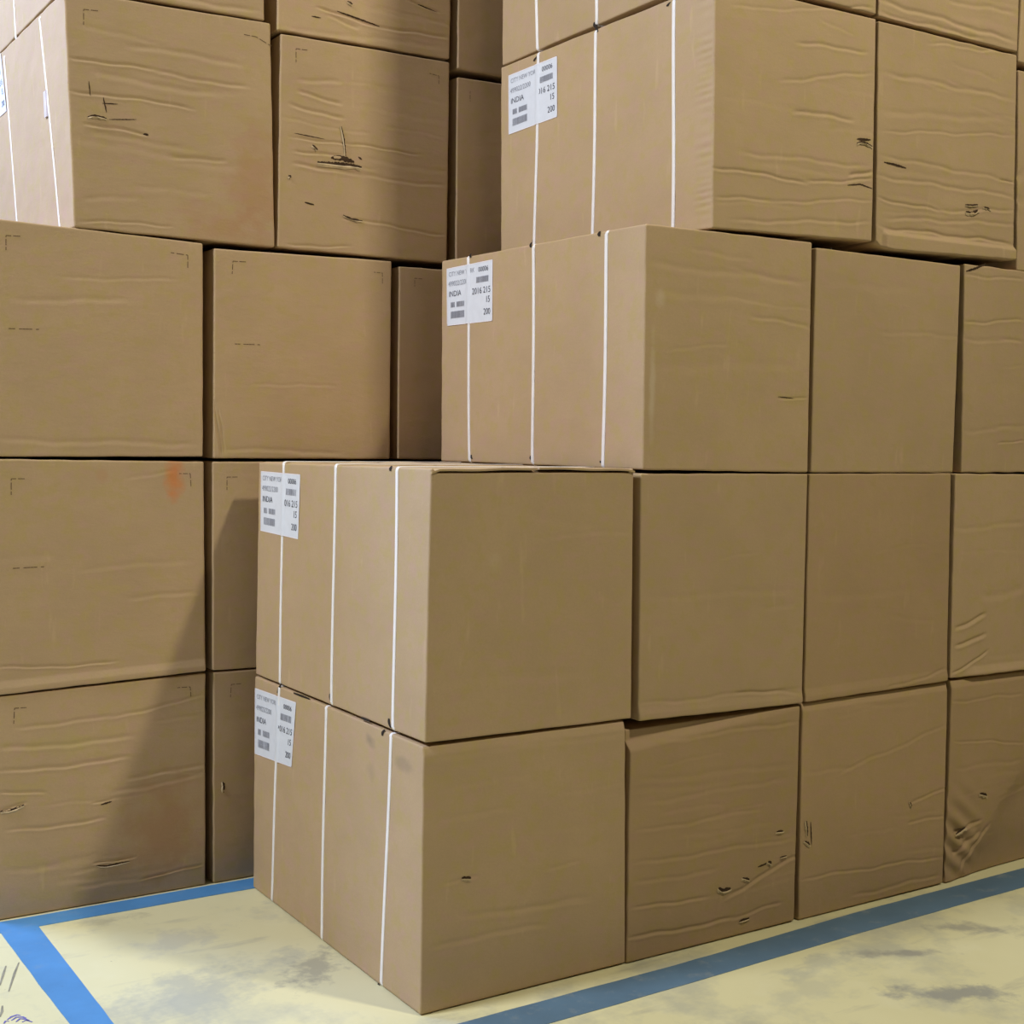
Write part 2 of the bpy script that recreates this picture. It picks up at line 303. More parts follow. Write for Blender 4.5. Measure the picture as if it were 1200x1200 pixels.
MK = {'L11': [[(-0.6309, 0.5163), (-0.6286, 0.5565), (-0.5943, 0.5554)], [(-0.1941, 0.5721), (-0.1575, 0.5713), (-0.1549, 0.5397)]],
 'L12': [[(-0.0399, 0.5316), (-0.0375, 0.5681), (-0.0043, 0.5677)]],
 'L21': [[(-0.6351, 1.1125), (-0.6349, 1.1543), (-0.5968, 1.1542)], [(-0.1912, 1.1676), (-0.1597, 1.1676), (-0.1571, 1.1274)],
         [(-0.6316, 0.9224), (-0.5523, 0.9238)]],
 'L22': [[(-0.0532, 1.122), (-0.0534, 1.158), (-0.018, 1.158)]],
 'L31': [[(-0.6454, 1.7373), (-0.6452, 1.774), (-0.6055, 1.7756)], [(-0.2169, 1.7692), (-0.1691, 1.7665), (-0.169, 1.7271)],
         [(-0.6398, 1.5388), (-0.5637, 1.541)]],
 'L32': [[(-0.0414, 1.7258), (-0.0391, 1.7615), (0.0036, 1.7628)], [(0.3997, 1.7666), (0.4281, 1.7664), (0.4286, 1.731)],
         [(-0.0328, 1.5317), (0.0434, 1.5333)]],
 'L33': [[(0.5386, 1.7343), (0.5382, 1.7599), (0.5677, 1.7597)]],
 'L41': [[(-0.4499, 2.3363), (-0.4499, 2.3756), (-0.408, 2.379)], [(0.0708, 2.371), (0.0249, 2.3889), (-0.0153, 2.3889)]],
 'L42': [[(0.1461, 2.3386), (0.1457, 2.3767), (0.1852, 2.3787)], [(0.579, 2.3771), (0.6117, 2.3747), (0.6121, 2.3467)]],
 'L43': [[(0.724, 2.3461), (0.7245, 2.3151)]]}
STW = {'L41': [(1.7597, 1.6785), (1.3156, 1.2012)],
 'L51': [(1.6627, 1.62)],
 'R11': [(0.8022, 0.8383), (0.5048, 0.5119), (0.156, 0.183)],
 'R21': [(0.8018, 0.8023), (0.4783, 0.475), (0.1548, 0.148)],
 'R31': [(0.8222, 0.8049), (0.4798, 0.4737), (0.1531, 0.1583)],
 'R41': [(0.7691, 0.7882), (0.485, 0.4986), (0.152, 0.152)],
 'R51': [(0.8213, 0.7796), (0.5132, 0.4901)]}
TK = {'R11': [[(0.7849, 0.613), (0.8134, 0.5827)], [(0.1855, 0.6045), (0.1979, 0.5881)], [(0.7055, 0.6011), (0.6027, 0.6032)],
         [(0.3088, 0.6093), (0.2639, 0.6096)], [(0.1963, 0.004), (0.1915, -0.0167)], [(0.5952, -0.0176), (0.5793, -0.0191)]],
 'R21': [[(0.1798, 1.2122), (0.1878, 1.2003)], [(0.4854, 0.6365), (0.475, 0.6147)], [(0.1693, 0.6333), (0.1604, 0.6133)]],
 'R31': [[(0.803, 1.8104), (0.8074, 1.7987)], [(0.4881, 1.8061), (0.4918, 1.7929)], [(0.1814, 1.7985), (0.1845, 1.7862)],
         [(0.7956, 1.2304), (0.7905, 1.2182)], [(0.4824, 1.234), (0.4778, 1.2203)], [(0.1726, 1.225), (0.1546, 1.2233)]],
 'R41': [[(0.7913, 2.3855), (0.7738, 2.3962)], [(0.4819, 2.4145), (0.4772, 2.3927)], [(0.1785, 2.3841), (0.1687, 2.3922)],
         [(0.793, 1.8698), (0.7834, 1.8538)]],
 'R51': [[(0.4992, 2.4253), (0.4907, 2.4071)]]}
LB = {'L41': [(2.13, 2.425), (1.8, 2.425), (1.76, 2.245), (2.09, 2.245)],
 'R11': [(0.9708, 0.5704), (0.6885, 0.5792), (0.7128, 0.4017), (0.9677, 0.3848)],
 'R21': [(0.956, 1.178), (0.6893, 1.1769), (0.6969, 1.0073), (0.9532, 1.0125)],
 'R31': [(0.9445, 1.7803), (0.6861, 1.7812), (0.6855, 1.6096), (0.9398, 1.6111)],
 'R41': [(0.9298, 2.3736), (0.6726, 2.3731), (0.6713, 2.2021), (0.9292, 2.198)]}

# ------------------------------------------------------------------ the boxes' surfaces
YL = 1.0626          # front plane of the left stacks; the right stacks' fronts stand at y = 0
DEPTH = .975

def sines(seed, n=6, f=(1.5, 6)):
    r = random.Random(seed)
    return [(r.uniform(*f), r.uniform(*f), r.uniform(0, 6.28), r.uniform(.5, 1)) for _ in range(n)]

def low(s, a, b):
    t = 0
    for fa, fb, ph, am in s: t = t + am*np.sin(fa*a*6.28/1.2 + fb*b*6.28/1.2*(1 if ph > 3 else -1) + ph)
    return t/len(s)

class Face:
    """relief of one box's front panel: creases, bulge, dents"""
    def __init__(s, key):
        s.key = key; s.q = W[key]; s.y0 = 0. if key[0] == 'R' else YL
        s.cr = CR.get(key, []); sd = sum(ord(c)*7**i for i, c in enumerate(key))
        s.s1 = sines(sd, 6, (.4, 1.6)); s.s2 = sines(sd+1, 8, (2, 5)); s.s3 = sines(sd+2, 8, (1, 9))
        s.wr = WRINKLE.get(key, .3)
        r = random.Random(sd+5); s.auto = []
        x0 = min(p[0] for p in s.q); x1 = max(p[0] for p in s.q); z0 = min(p[1] for p in s.q); z1 = max(p[1] for p in s.q)
        for i in range(int(10*s.wr)):
            a = r.uniform(x0, x1-.15); b = a + r.uniform(.12, .35); z = r.uniform(z0+.04, z1-.03); dz = r.uniform(-.02, .02)
            s.auto.append((a, z, b, z+dz, r.uniform(.006, .014), r.uniform(.0004, .0009)))
        s.x0, s.x1, s.z0, s.z1 = x0, x1, z0, z1
    def depth(s, x, z):
        """outward displacement in metres (array friendly)"""
        x = np.asarray(x, float); z = np.asarray(z, float)
        d = .0016*low(s.s1, x, z) + .0007*s.wr*low(s.s2, x*.5, z*2.2)
        for (a, b, c, e, w, am) in list(s.cr)+s.auto:
            dx, dz = c-a, e-b; ln = math.hypot(dx, dz)
            if ln < 1e-5: continue
            ux, uz = dx/ln, dz/ln
            al = (x-a)*ux + (z-b)*uz
            pe = (x-a)*(-uz) + (z-b)*ux
            pe = pe + .0030*np.sin(al*(17+abs(a)*6)+a*50) + .0011*np.sin(al*61+b*90)
            tp = np.clip(al/(.12*ln+.006)+.35, 0, 1)*np.clip((ln-al)/(.12*ln+.006)+.35, 0, 1)
            w = w*.62; am = am*.72
            t = pe/w*(1 if ux >= 0 else -1)
            d = d + tp*am*(-np.exp(-t*t) + .4*np.exp(-(t+1.6)**2))
        return d
    def y(s, x, z): return s.y0 - s.depth(x, z)

def rounded(n, r, L_):
    """grid coordinates from 0 to L_ with extra lines in the rounded margin"""
    core = np.linspace(r*2.2, L_-r*2.2, n)
    e = np.array([0, r*.3, r*.65, r, r*1.5])
    return np.concatenate([e, core, L_-e[::-1]])

def carton_body(F, parent, org, mat, n=205, ny=8, rad=.0045, side=False, trim_top=0.):
    TL, TR, BR, BL = [np.array(p) for p in F.q]
    kz = TIERZ[F.key[1]]
    bk_t, bk_b = kz[1]-trim_top, kz[0]
    if F.key == 'L41': bk_t = 2.432
    if F.key == 'L51': bk_b = 2.438
    wx = (TR[0]+BR[0]-TL[0]-BL[0])/2; hz = (TL[1]+TR[1]-BL[1]-BR[1])/2
    xs = rounded(n, rad, wx); zs = rounded(n, rad, hz)
    ys = rounded(ny, rad, DEPTH)
    idx = {}; V = []
    def add(i, j, k):
        t = (i, j, k)
        if t not in idx: idx[t] = len(V); V.append((xs[i], ys[j], zs[k]))
        return idx[t]
    nx, nyy, nz = len(xs)-1, len(ys)-1, len(zs)-1
    FA = []
    for i in range(nx):
        for k in range(nz):
            FA.append((add(i, 0, k), add(i+1, 0, k), add(i+1, 0, k+1), add(i, 0, k+1)))
    for j in range(nyy):
        for k in range(nz):
            FA.append((add(0, j+1, k), add(0, j, k), add(0, j, k+1), add(0, j+1, k+1)))
            FA.append((add(nx, j, k), add(nx, j+1, k), add(nx, j+1, k+1), add(nx, j, k+1)))
        for i in range(nx):
            FA.append((add(i, j, nz), add(i+1, j, nz), add(i+1, j+1, nz), add(i, j+1, nz)))
            FA.append((add(i, j+1, 0), add(i+1, j+1, 0), add(i+1, j, 0), add(i, j, 0)))
    # plain back panel
    ring = ([add(i, nyy, 0) for i in range(nx, 0, -1)] + [add(0, nyy, k) for k in range(nz)] +
            [add(i, nyy, nz) for i in range(nx)] + [add(nx, nyy, k) for k in range(nz, 0, -1)])
    FA.append(tuple(ring))
    P = np.array(V); Lm = np.array([wx, DEPTH, hz])
    inn = np.clip(P, rad, Lm-rad); dv = P-inn; ln = np.linalg.norm(dv, axis=1, keepdims=True)
    m_ = ln[:, 0] > 1e-9
    P[m_] = inn[m_] + dv[m_]/ln[m_]*rad*np.minimum(1, ln[m_]/rad*1.0001)
    # push the straight margins back out to the full size
    u = P[:, 0]/wx; w = P[:, 1]/DEPTH; v = P[:, 2]/hz
    top = TL[None]*(1-u[:, None]) + TR[None]*u[:, None]; bot = BL[None]*(1-u[:, None]) + BR[None]*u[:, None]
    X = top[:, 0]*v + bot[:, 0]*(1-v)
    Zf = top[:, 1]*v + bot[:, 1]*(1-v); Zb = bk_b*(1-v) + bk_t*v
    Z = Zf*(1-w) + Zb*w
    Y = F.y0 + P[:, 1]
    near = np.exp(-P[:, 1]/.03)
    Y = Y - F.depth(X, Z)*near
    # hand-worn outline: edges wander a millimetre or two
    ex = (np.exp(-P[:, 0]/.03) - np.exp(-(wx-P[:, 0])/.03))
    ez = (np.exp(-P[:, 2]/.02) - np.exp(-(hz-P[:, 2])/.02))
    amp = .0012 + .0012*F.wr
    X = X + ex*amp*low(F.s3, Z*1.5, Y)
    Z = Z + ez*amp*low(F.s3, X*1.5, Y+3)*(0 if F.key[1] == '1' else 1)
    if side:      # gentle waviness of the strapped panel, pinched margin on some
        wl = np.exp(-P[:, 0]/.03)
        X = X + wl*.002*low(F.s1, Y*1.3, Z)
        if F.key == 'R41':
            X = X + wl*np.exp(-((P[:, 1]-.03)/.018)**2)*.0019*np.sin(Z*300+4*np.sin(Z*23))*(.6+.4*np.sin(Z*51))
    if F.key == 'R42':   # lower left corner pinched up
        X = X + .0*X
        Z = Z + .026*np.exp(-P[:, 0]/.018)*np.exp(-P[:, 2]/.03)*near
        zl = .046 - .012*u
        Y = Y - .011*near*np.clip((zl-P[:, 2])/.012+.5, 0, 1)*np.clip((u-.035)/.02, 0, 1)
    if F.key == 'R14':   # crushed lower left corner
        g = np.exp(-((X-1.80)/.07)**2-((Z-.12)/.11)**2)*near
        Y = Y + g*(.006+.006*np.sin(X*70+Z*95))
        dd = (X-1.80-Z*.95+.006*np.sin(Z*40))*.72; dd = .5*(dd+np.sqrt(dd*dd+.0004)); dd = np.clip(dd, 0, .3)      # the lower right of the panel is pushed in
        Y = Y + .036*(1-np.exp(-dd/.085))*np.exp(-P[:, 1]/.1)
    if F.key == 'R21':   # front panel stops short of the lifted top flaps
        Z = Z - .009*np.clip((P[:, 2]-hz+.03)/.03, 0, 1)*(P[:, 1] < .03)*np.clip(P[:, 0]/.012-.5, 0, 1)*np.clip((wx-P[:, 0])/.012-.5, 0, 1)
    if F.key == 'R12':   # top of the panel crushed back, most at the left
        zt = Zf*0 + top[:, 1]
        k_ = np.clip((Z-(zt-.040*(1-u)-.012))/.030, 0, 1)
        Y = Y + k_*k_*(3-2*k_)*.022*(1-.8*u)*near
    if F.key in ('R13', 'R11', 'R14'):
        k_ = np.clip((Z-(top[:, 1]-.022))/.02, 0, 1)
        Y = Y + k_*.006*near
    if F.key == 'R24':   # lower edge curled out beyond the crushed corner
        k_ = np.clip((.028-P[:, 2])/.02, 0, 1)*np.clip((X-1.80)/.04, 0, 1)
        Y = Y - k_*.009*near
    if F.key in ('R22', 'R23', 'L21'):   # lower edge slightly proud
        k_ = np.clip((.035-P[:, 2])/.02, 0, 1)
        Y = Y - k_*.004*near
    V2 = np.stack([X, Y, Z], 1)
    o = mesh('carton_body', V2, FA, mat, parent, True, org)
    return o

def ribbon(F, pts, wid, lift, jag=0, seed=1, n=10, dens=40):
    """thin strip following a polyline on a front panel, lens shaped; returns verts, faces"""
    pts = [np.array(p) for p in pts]; r = random.Random(seed)
    seg = [np.linalg.norm(pts[i+1]-pts[i]) for i in range(len(pts)-1)]; tot = sum(seg)
    n = max(6, int(tot/.003)); V = []; Fc = []
    for k in range(n+1):
        t = tot*k/n; i = 0
        while i < len(seg)-1 and t > seg[i]: t -= seg[i]; i += 1
        d = (pts[i+1]-pts[i])/max(seg[i], 1e-6); p = pts[i]+d*t; nn = np.array([-d[1], d[0]])
        tp = 1 if jag == 0 else (math.sin(math.pi*min(max((k+.5)/(n+1), .04), .96))**.5)
        w0 = wid/2*tp*(1+jag*r.uniform(-.6, .6)); w1 = wid/2*tp*(1+jag*r.uniform(-.6, .6))
        a, b = p+nn*w0, p-nn*w1
        for c in (a, b): V.append((c[0], float(F.y(c[0], c[1]))-lift, c[1]))
    for k in range(n): Fc.append((2*k, 2*k+1, 2*k+3, 2*k+2))
    return V, Fc

def tear(F, parent, org, pts, wid, kind, seed):
    V, Fc = ribbon(F, pts, wid*1.7, .0007, .5, seed)
    o = mesh('tear', V, Fc, M_TEAR, parent, False, org)
    if kind >= 1:   # curled paper lip along the lower edge, standing off the panel
        r = random.Random(seed+9); P = [np.array(p) for p in pts]
        n = 8; V = []; Fc = []
        a, b = P[0], P[-1]; d = b-a; ln = np.linalg.norm(d); d = d/max(ln, 1e-6); nn = np.array([-d[1], d[0]])
        if nn[1] > 0: nn = -nn
        ext = .0 if kind == 1 else .004
        for k in range(n+1):
            p = a - d*ext + d*(ln+2*ext)*k/n
            if len(P) > 2: p = p + (P[len(P)//2]-(a+b)/2)*math.sin(math.pi*k/n)
            tp = math.sin(math.pi*(k+.4)/(n+.8))
            for (off, lf) in ((wid*.25, .0009), (wid*.55, .0028*tp+.001), (wid*1.1+.001, .0012)):
                c = p + nn*(off*(1+r.uniform(-.3, .3)))
                V.append((c[0], float(F.y(c[0], c[1]))-lf-r.uniform(0, .0008)*tp, c[1]))
        for k in range(n):
            for j in range(2): Fc.append((3*k+j, 3*k+3+j, 3*k+4+j, 3*k+1+j))
        l = mesh('torn_paper', [np.array(v)-0 for v in V], Fc, M_LIP, None, False, org)
        l.parent = o
    return o

# ------------------------------------------------------------------ side panel (faces -X) fittings
def side_x(F, y, z):
    """x of the side panel at height z (front corner line), wobble included"""
    TL, TR, BR, BL = F.q
    t = (z-BL[1])/(TL[1]-BL[1])
    x = TL[0]*t + BL[0]*(1-t)
    return x + .002*low(F.s1, y*1.3, z) + 0*y

def tierz(F, y):
    """top and bottom z of the left edge at depth y"""
    TL, TR, BR, BL = F.q; kz = TIERZ[F.key[1]]; w = (y-F.y0)/DEPTH
    return TL[1]*(1-w)+kz[1]*w, BL[1]*(1-w)+kz[0]*w

def strap(F, parent, org, yt, yb, seed):
    """closed plastic band round the box: side, top, far side, bottom"""
    r = random.Random(seed)
    zt, _ = tierz(F, yt); _, zb = tierz(F, yb)
    TL, TR, BR, BL = F.q
    pts = []   # centre line (x, y, z) and outward direction
    R = .009
    for k in range(25):
        t = k/24; z = zb+R + (zt-zb-2*R)*t; y = yb + (yt-yb)*t + .0025*math.sin(t*3.1*1.5+seed)
        pts.append(((side_x(F, y, z), y, z), (-1, 0, 0)))
    for k in range(1, 6):
        a = math.pi/2*k/6
        pts.append(((TL[0]+R-R*math.cos(a), yt, zt-R+R*math.sin(a)), (-math.cos(a), 0, math.sin(a))))
    for k in range(9):
        t = k/8; x = TL[0]+R+(TR[0]-TL[0]-2*R)*t
        pts.append(((x, yt, zt + (TR[1]-TL[1])*(1-(yt-F.y0)/DEPTH)*t), (0, 0, 1)))
    pts.append(((TR[0]-.002, yt, zt-.004), (.7, 0, .7)))
    for k in range(5):
        t = k/4
        pts.append(((TR[0]*(1-t)+BR[0]*t, yt*(1-t)+yb*t, (zt-R)*(1-t)+(zb+R)*t), (1, 0, 0)))
    pts.append(((BR[0]-.003, yb, zb+.003), (.7, 0, -.7)))
    for k in range(5):
        t = k/4; x = BR[0]-R-(BR[0]-BL[0]-2*R)*t
        pts.append(((x, yb, zb), (0, 0, -1)))
    for k in range(1, 5):
        a = math.pi/2*k/5
        pts.append(((BL[0]+R-R*math.sin(a), yb, zb+R-R*math.cos(a)), (-math.sin(a), 0, -math.cos(a))))
    HW, TH = .0068, .0024
    prof = [(-1, -.4), (-.92, .6), (-.55, 1), (.55, 1), (.92, .6), (1, -.4)]
    V = []; Fc = []; m_ = len(prof); n = len(pts)
    for (p, o) in pts:
        th = TH if o[0] < -.3 else .0012
        for (a, b) in prof:
            V.append((p[0]+o[0]*th*b, p[1]+a*HW, p[2]+o[2]*th*b))
    for k in range(n):
        k2 = (k+1) % n
        for j in range(m_):
            j2 = (j+1) % m_
            Fc.append((k*m_+j, k*m_+j2, k2*m_+j2, k2*m_+j))
    return mesh('strap', V, Fc, M_STRAP, parent, True, org)

def slot_mark(F, parent, org, p0, p1):
    V = []
    (y0, z0), (y1, z1) = p0, p1
    n = 5
    for k in range(n+1):
        t = k/n; y = y0+(y1-y0)*t + .004*math.sin(t*3.14); z = z0+(z1-z0)*t
        w = .0065*(1-.4*abs(2*t-1)); hor = abs(z1-z0) < abs(y1-y0)*.4
        for s in (-1, 1):
            yy = y + (0 if hor else s*w); zz = z + (s*w*.5 if hor else 0)
            V.append((side_x(F, yy, zz)-.0009, yy, zz))
    Fc = [(2*k, 2*k+1, 2*k+3, 2*k+2) for k in range(n)]
    return mesh('edge_mark', V, Fc, M_BLACK, parent, False, org)

def text_mesh(txt, size):
    cu = bpy.data.curves.new('t', 'FONT'); cu.body = txt; cu.size = size; cu.resolution_u = 3
    ob = bpy.data.objects.new('t', cu); COL.objects.link(ob)
    bpy.context.view_layer.update()
    dg = bpy.context.evaluated_depsgraph_get(); me = bpy.data.meshes.new_from_object(ob.evaluated_get(dg))
    vs = [tuple(v.co[:2]) for v in me.vertices]; fs = [tuple(p.vertices) for p in me.polygons]
    bpy.data.objects.remove(ob); bpy.data.curves.remove(cu); bpy.data.meshes.remove(me)
    return vs, fs

def shipping_label(F, parent, org, quad, ystrap, serial):
    """quad: four (y, z) corners, reading left to right = falling y"""
    q = [np.array(p) for p in quad]
    def at(u, v):          # u 0..1 left to right, v 0..1 top to bottom
        a = q[0]*(1-u)+q[1]*u; b = q[3]*(1-u)+q[2]*u; p = a*(1-v)+b*v
        return float(p[0]), float(p[1])
    def lift(y): return .0008 + .0030*math.exp(-((y-ystrap)/.0095)**4)
    def pt(u, v, e=0.):
        y, z = at(u, v)
        x = float(side_x(F, y, z))
        return (x-lift(y)-e, y, z)
    nu, nv = 60, 6
    V = [pt(i/nu, j/nv) for j in range(nv+1) for i in range(nu+1)]
    Fc = [(j*(nu+1)+i, (j+1)*(nu+1)+i, (j+1)*(nu+1)+i+1, j*(nu+1)+i+1) for j in range(nv) for i in range(nu)]
    lab = mesh('shipping_label', V, Fc, M_LABEL, parent, True, org, 'white paper shipping label in a clear sleeve over the strap')
    # pale rim of the sleeve
    V = []; Fc = []
    for (a, b, c, d) in ((0, 0, 1, .015), (0, .985, 1, 1), (0, 0, .012, 1), (.988, 0, 1, 1)):
        m_ = 40; base = len(V)
        for i in range(m_+1):
            t = i/m_
            if c-a > .5: V += [pt(a+(c-a)*t, b, .0004), pt(a+(c-a)*t, d, .0004)]
            else: V += [pt(a, b+(d-b)*t, .0004), pt(c, b+(d-b)*t, .0004)]
        Fc += [(base+2*i, base+2*i+1, base+2*i+3, base+2*i+2) for i in range(m_)]
    mesh('sleeve_rim', V, Fc, M_EDGE, lab, False, org)
    Wm = float(abs(q[0][0]-q[1][0])); Hm = float(abs(q[0][1]-q[3][1]))
    def put(txt, u, v, size, mat, wide=1.0, right=False):
        vs, fs = text_mesh(txt, size)
        xm = max(a for a, b in vs)*wide
        u0 = u - (xm/Wm if right else 0)
        V = []
        for (a, b) in vs: V.append(pt(u0 + a*wide/Wm, v - b/Hm, .0007))
        keep = [f for f in fs if all(not (abs(V[i][1]-ystrap) < .0085) for i in f)]
        mesh('printed_text', V, keep, mat, lab, False, org)
    put('CITY NEW YORK', .05, .15, .019, M_PRINT, 1.0)
    put('499022/2200', .04, .32, .021, M_PRINT, 1.0)
    put('INDIA', .05, .50, .023, M_PRINTD, 1.15)
    put('00006', .91, .16, .020, M_PRINTD, 1.1, True)
    put('2016 215', .955, .52, .025, M_PRINTD, 1.08, True)
    put('15', .945, .68, .025, M_PRINTD, 1.0, True)
    put('200', .955, .88, .025, M_PRINTD, 1.0, True)
    r = random.Random(serial)
    for (u0, u1, v0, v1) in ((.09, .18, .60, .69), (.22, .40, .60, .69), (.09, .40, .76, .88), (.66, .92, .24, .34)):
        V = []; Fc = []; u = u0
        while u < u1:
            w = r.choice([.003, .005, .008])
            if u+w > u1: break
            b = len(V); V += [pt(u, v0, .0007), pt(u+w, v0, .0007), pt(u+w, v1, .0007), pt(u, v1, .0007)]
            Fc.append((b, b+3, b+2, b+1)); u += w + r.choice([.003, .005])
        if Fc: mesh('barcode', V, Fc, M_PRINT, lab, False, org)
    return lab

def mark(F, parent, org, pts):
    nm = 'corner_mark' if len(pts) == 3 else 'dash_mark'
    V = []; Fc = []
    for i in range(len(pts)-1):
        a, b = np.array(pts[i]), np.array(pts[i+1]); n = 9
        d = (b-a)/max(np.linalg.norm(b-a), 1e-6); nn = np.array([-d[1], d[0]])*.0010
        for k in range(n):            # dotted by the printing
            if (k*7+i*3) % 5 == 4: continue
            p0 = a+(b-a)*k/n; p1 = a+(b-a)*(k+.9)/n; base = len(V)
            for c in (p0+nn, p0-nn, p1-nn, p1+nn): V.append((c[0], float(F.y(c[0], c[1]))-.0007, c[1]))
            Fc.append((base, base+1, base+2, base+3))
    return mesh(nm, V, Fc, M_INK, parent, False, org)

# ------------------------------------------------------------------ the setting: floor
mt, nt, N, L, P = nodes('yellow_painted_concrete')
ge = N.new('ShaderNodeNewGeometry'); c = ge.outputs['Position']
col = mixc(N, L, ramp(N, L, noise(N, L, c, 1.2, 4, .55), .35, .65), (.69, .645, .405), (.62, .58, .35))
col = mixc(N, L, ramp(N, L, noise(N, L, c, 5, 5, .6), .5, .68, 0, .35), col, (.72, .69, .50))
g1 = ramp(N, L, noise(N, L, c, 2.3, 6, .68), .52, .64, 0, .62)
col = mixc(N, L, g1, col, (.40, .40, .33))
g2 = ramp(N, L, noise(N, L, c, 7, 5, .6, (.35, 1.6, 1)), .60, .72, 0, .5)
col = mixc(N, L, g2, col, (.34, .33, .28))
def patch(cx, cy, rx, ry, rot, colr, st, sc=12):
    global col
    mp = N.new('ShaderNodeMapping'); mp.vector_type = 'TEXTURE'
    mp.inputs['Location'].default_value = (cx, cy, 0); mp.inputs['Rotation'].default_value = (0, 0, rot); mp.inputs['Scale'].default_value = (rx, ry, 1)
    L.new(c, mp.inputs[0])
    ln = N.new('ShaderNodeVectorMath'); ln.operation = 'LENGTH'; L.new(mp.outputs[0], ln.inputs[0])
    sb = N.new('ShaderNodeMath'); sb.operation = 'ADD'; L.new(ln.outputs['Value'], sb.inputs[0])
    L.new(ramp(N, L, noise(N, L, c, sc, 5, .65), .3, .7, -.7, .7), sb.inputs[1])
    col = mixc(N, L, ramp(N, L, sb.outputs[0], .3, 1.0, st, 0), col, colr)
GR = (.36, .37, .33)
patch(-.42, .36, .22, .15, .3, GR, .65, 9)
patch(-.14, .45, .11, .06, .3, GR, .45, 14)
patch(-.10, .36, .12, .07, .8, (.25, .24, .21), .6, 18)
patch(-.32, .70, .15, .07, .2, (.46, .45, .38), .5, 14)
patch(-.42, .92, .10, .03, .0, (.42, .39, .26), .6, 14)
patch(1.20, -.29, .15, .03, -.5, (.28, .27, .24), .8, 12)
patch(1.50, -.26, .12, .04, -.6, (.28, .27, .24), .7, 12)
patch(1.12, -.52, .17, .05, -.6, (.28, .28, .26), .85, 12)
patch(1.00, -.24, .16, .05, .1, (.42, .42, .34), .6, 12)
patch(.85, -.33, .18, .06, .1, (.46, .45, .34), .5, 12)
patch(1.9, -.5, .3, .12, -.5, (.38, .36, .26), .7, 10)
sp = ramp(N, L, noise(N, L, c, 90, 2, .5), .76, .80, 0, .7)
col = mixc(N, L, sp, col, (.12, .11, .09))
L.new(col, P.inputs['Base Color'])
L.new(ramp(N, L, noise(N, L, c, 4, 3), .3, .7, .42, .6), P.inputs['Roughness'])
bp = N.new('ShaderNodeBump'); bp.inputs['Strength'].default_value = .15; bp.inputs['Distance'].default_value = .004
L.new(noise(N, L, c, 14, 5, .6), bp.inputs['Height']); L.new(bp.outputs[0], P.inputs['Normal'])
M_FLOOR = mt
fl = mesh('floor', [(-7, -6, 0), (8, -6, 0), (8, 7, 0), (-7, 7, 0), (-7, -6, -.15), (8, -6, -.15), (8, 7, -.15), (-7, 7, -.15)],
          [(0, 1, 2, 3), (7, 6, 5, 4), (0, 4, 5, 1), (1, 5, 6, 2), (2, 6, 7, 3), (3, 7, 4, 0)], M_FLOOR)
tag(fl, kind='structure')
def stroke(name, pts, w, mat, parent=None, z=.0006):
    V = []; Fc = []; n = len(pts)
    for i, p in enumerate(pts):
        a = np.array(pts[max(i-1, 0)]); b = np.array(pts[min(i+1, n-1)]); d = (b-a)/np.linalg.norm(b-a)
        nn = np.array([-d[1], d[0]])*w/2*(.5 if i in (0, n-1) else 1)
        V += [(p[0]+nn[0], p[1]+nn[1], z), (p[0]-nn[0], p[1]-nn[1], z)]
    Fc = [(2*i+1, 2*i+3, 2*i+2, 2*i) for i in range(n-1)]
    return mesh(name, V, Fc, mat, parent)
M_SCUFF = plain('grey_rubber_scuff', (.30, .28, .21), .8, .2, .3)
M_PEN = plain('violet_marker_ink', (.16, .15, .42), .6, .3, .3)
for pts in ([(-.719, .747), (-.735, .70), (-.756, .636)], [(-.688, .753), (-.712, .69), (-.746, .592)], [(-.775, .52), (-.782, .49), (-.792, .463)]):
    stroke('scuff_mark', pts, .006, M_SCUFF, fl)
for pts in ([(-.782, .440), (-.770, .452), (-.758, .455), (-.752, .448)], [(-.775, .432), (-.762, .444), (-.750, .438), (-.745, .428)], [(-.768, .420), (-.757, .432), (-.748, .425), (-.742, .412)],
            [(-.792, .425), (-.786, .436), (-.780, .430)], [(-.757, .412), (-.747, .418), (-.738, .402)]):
    stroke('pen_scribble', pts, .006, M_PEN, fl)

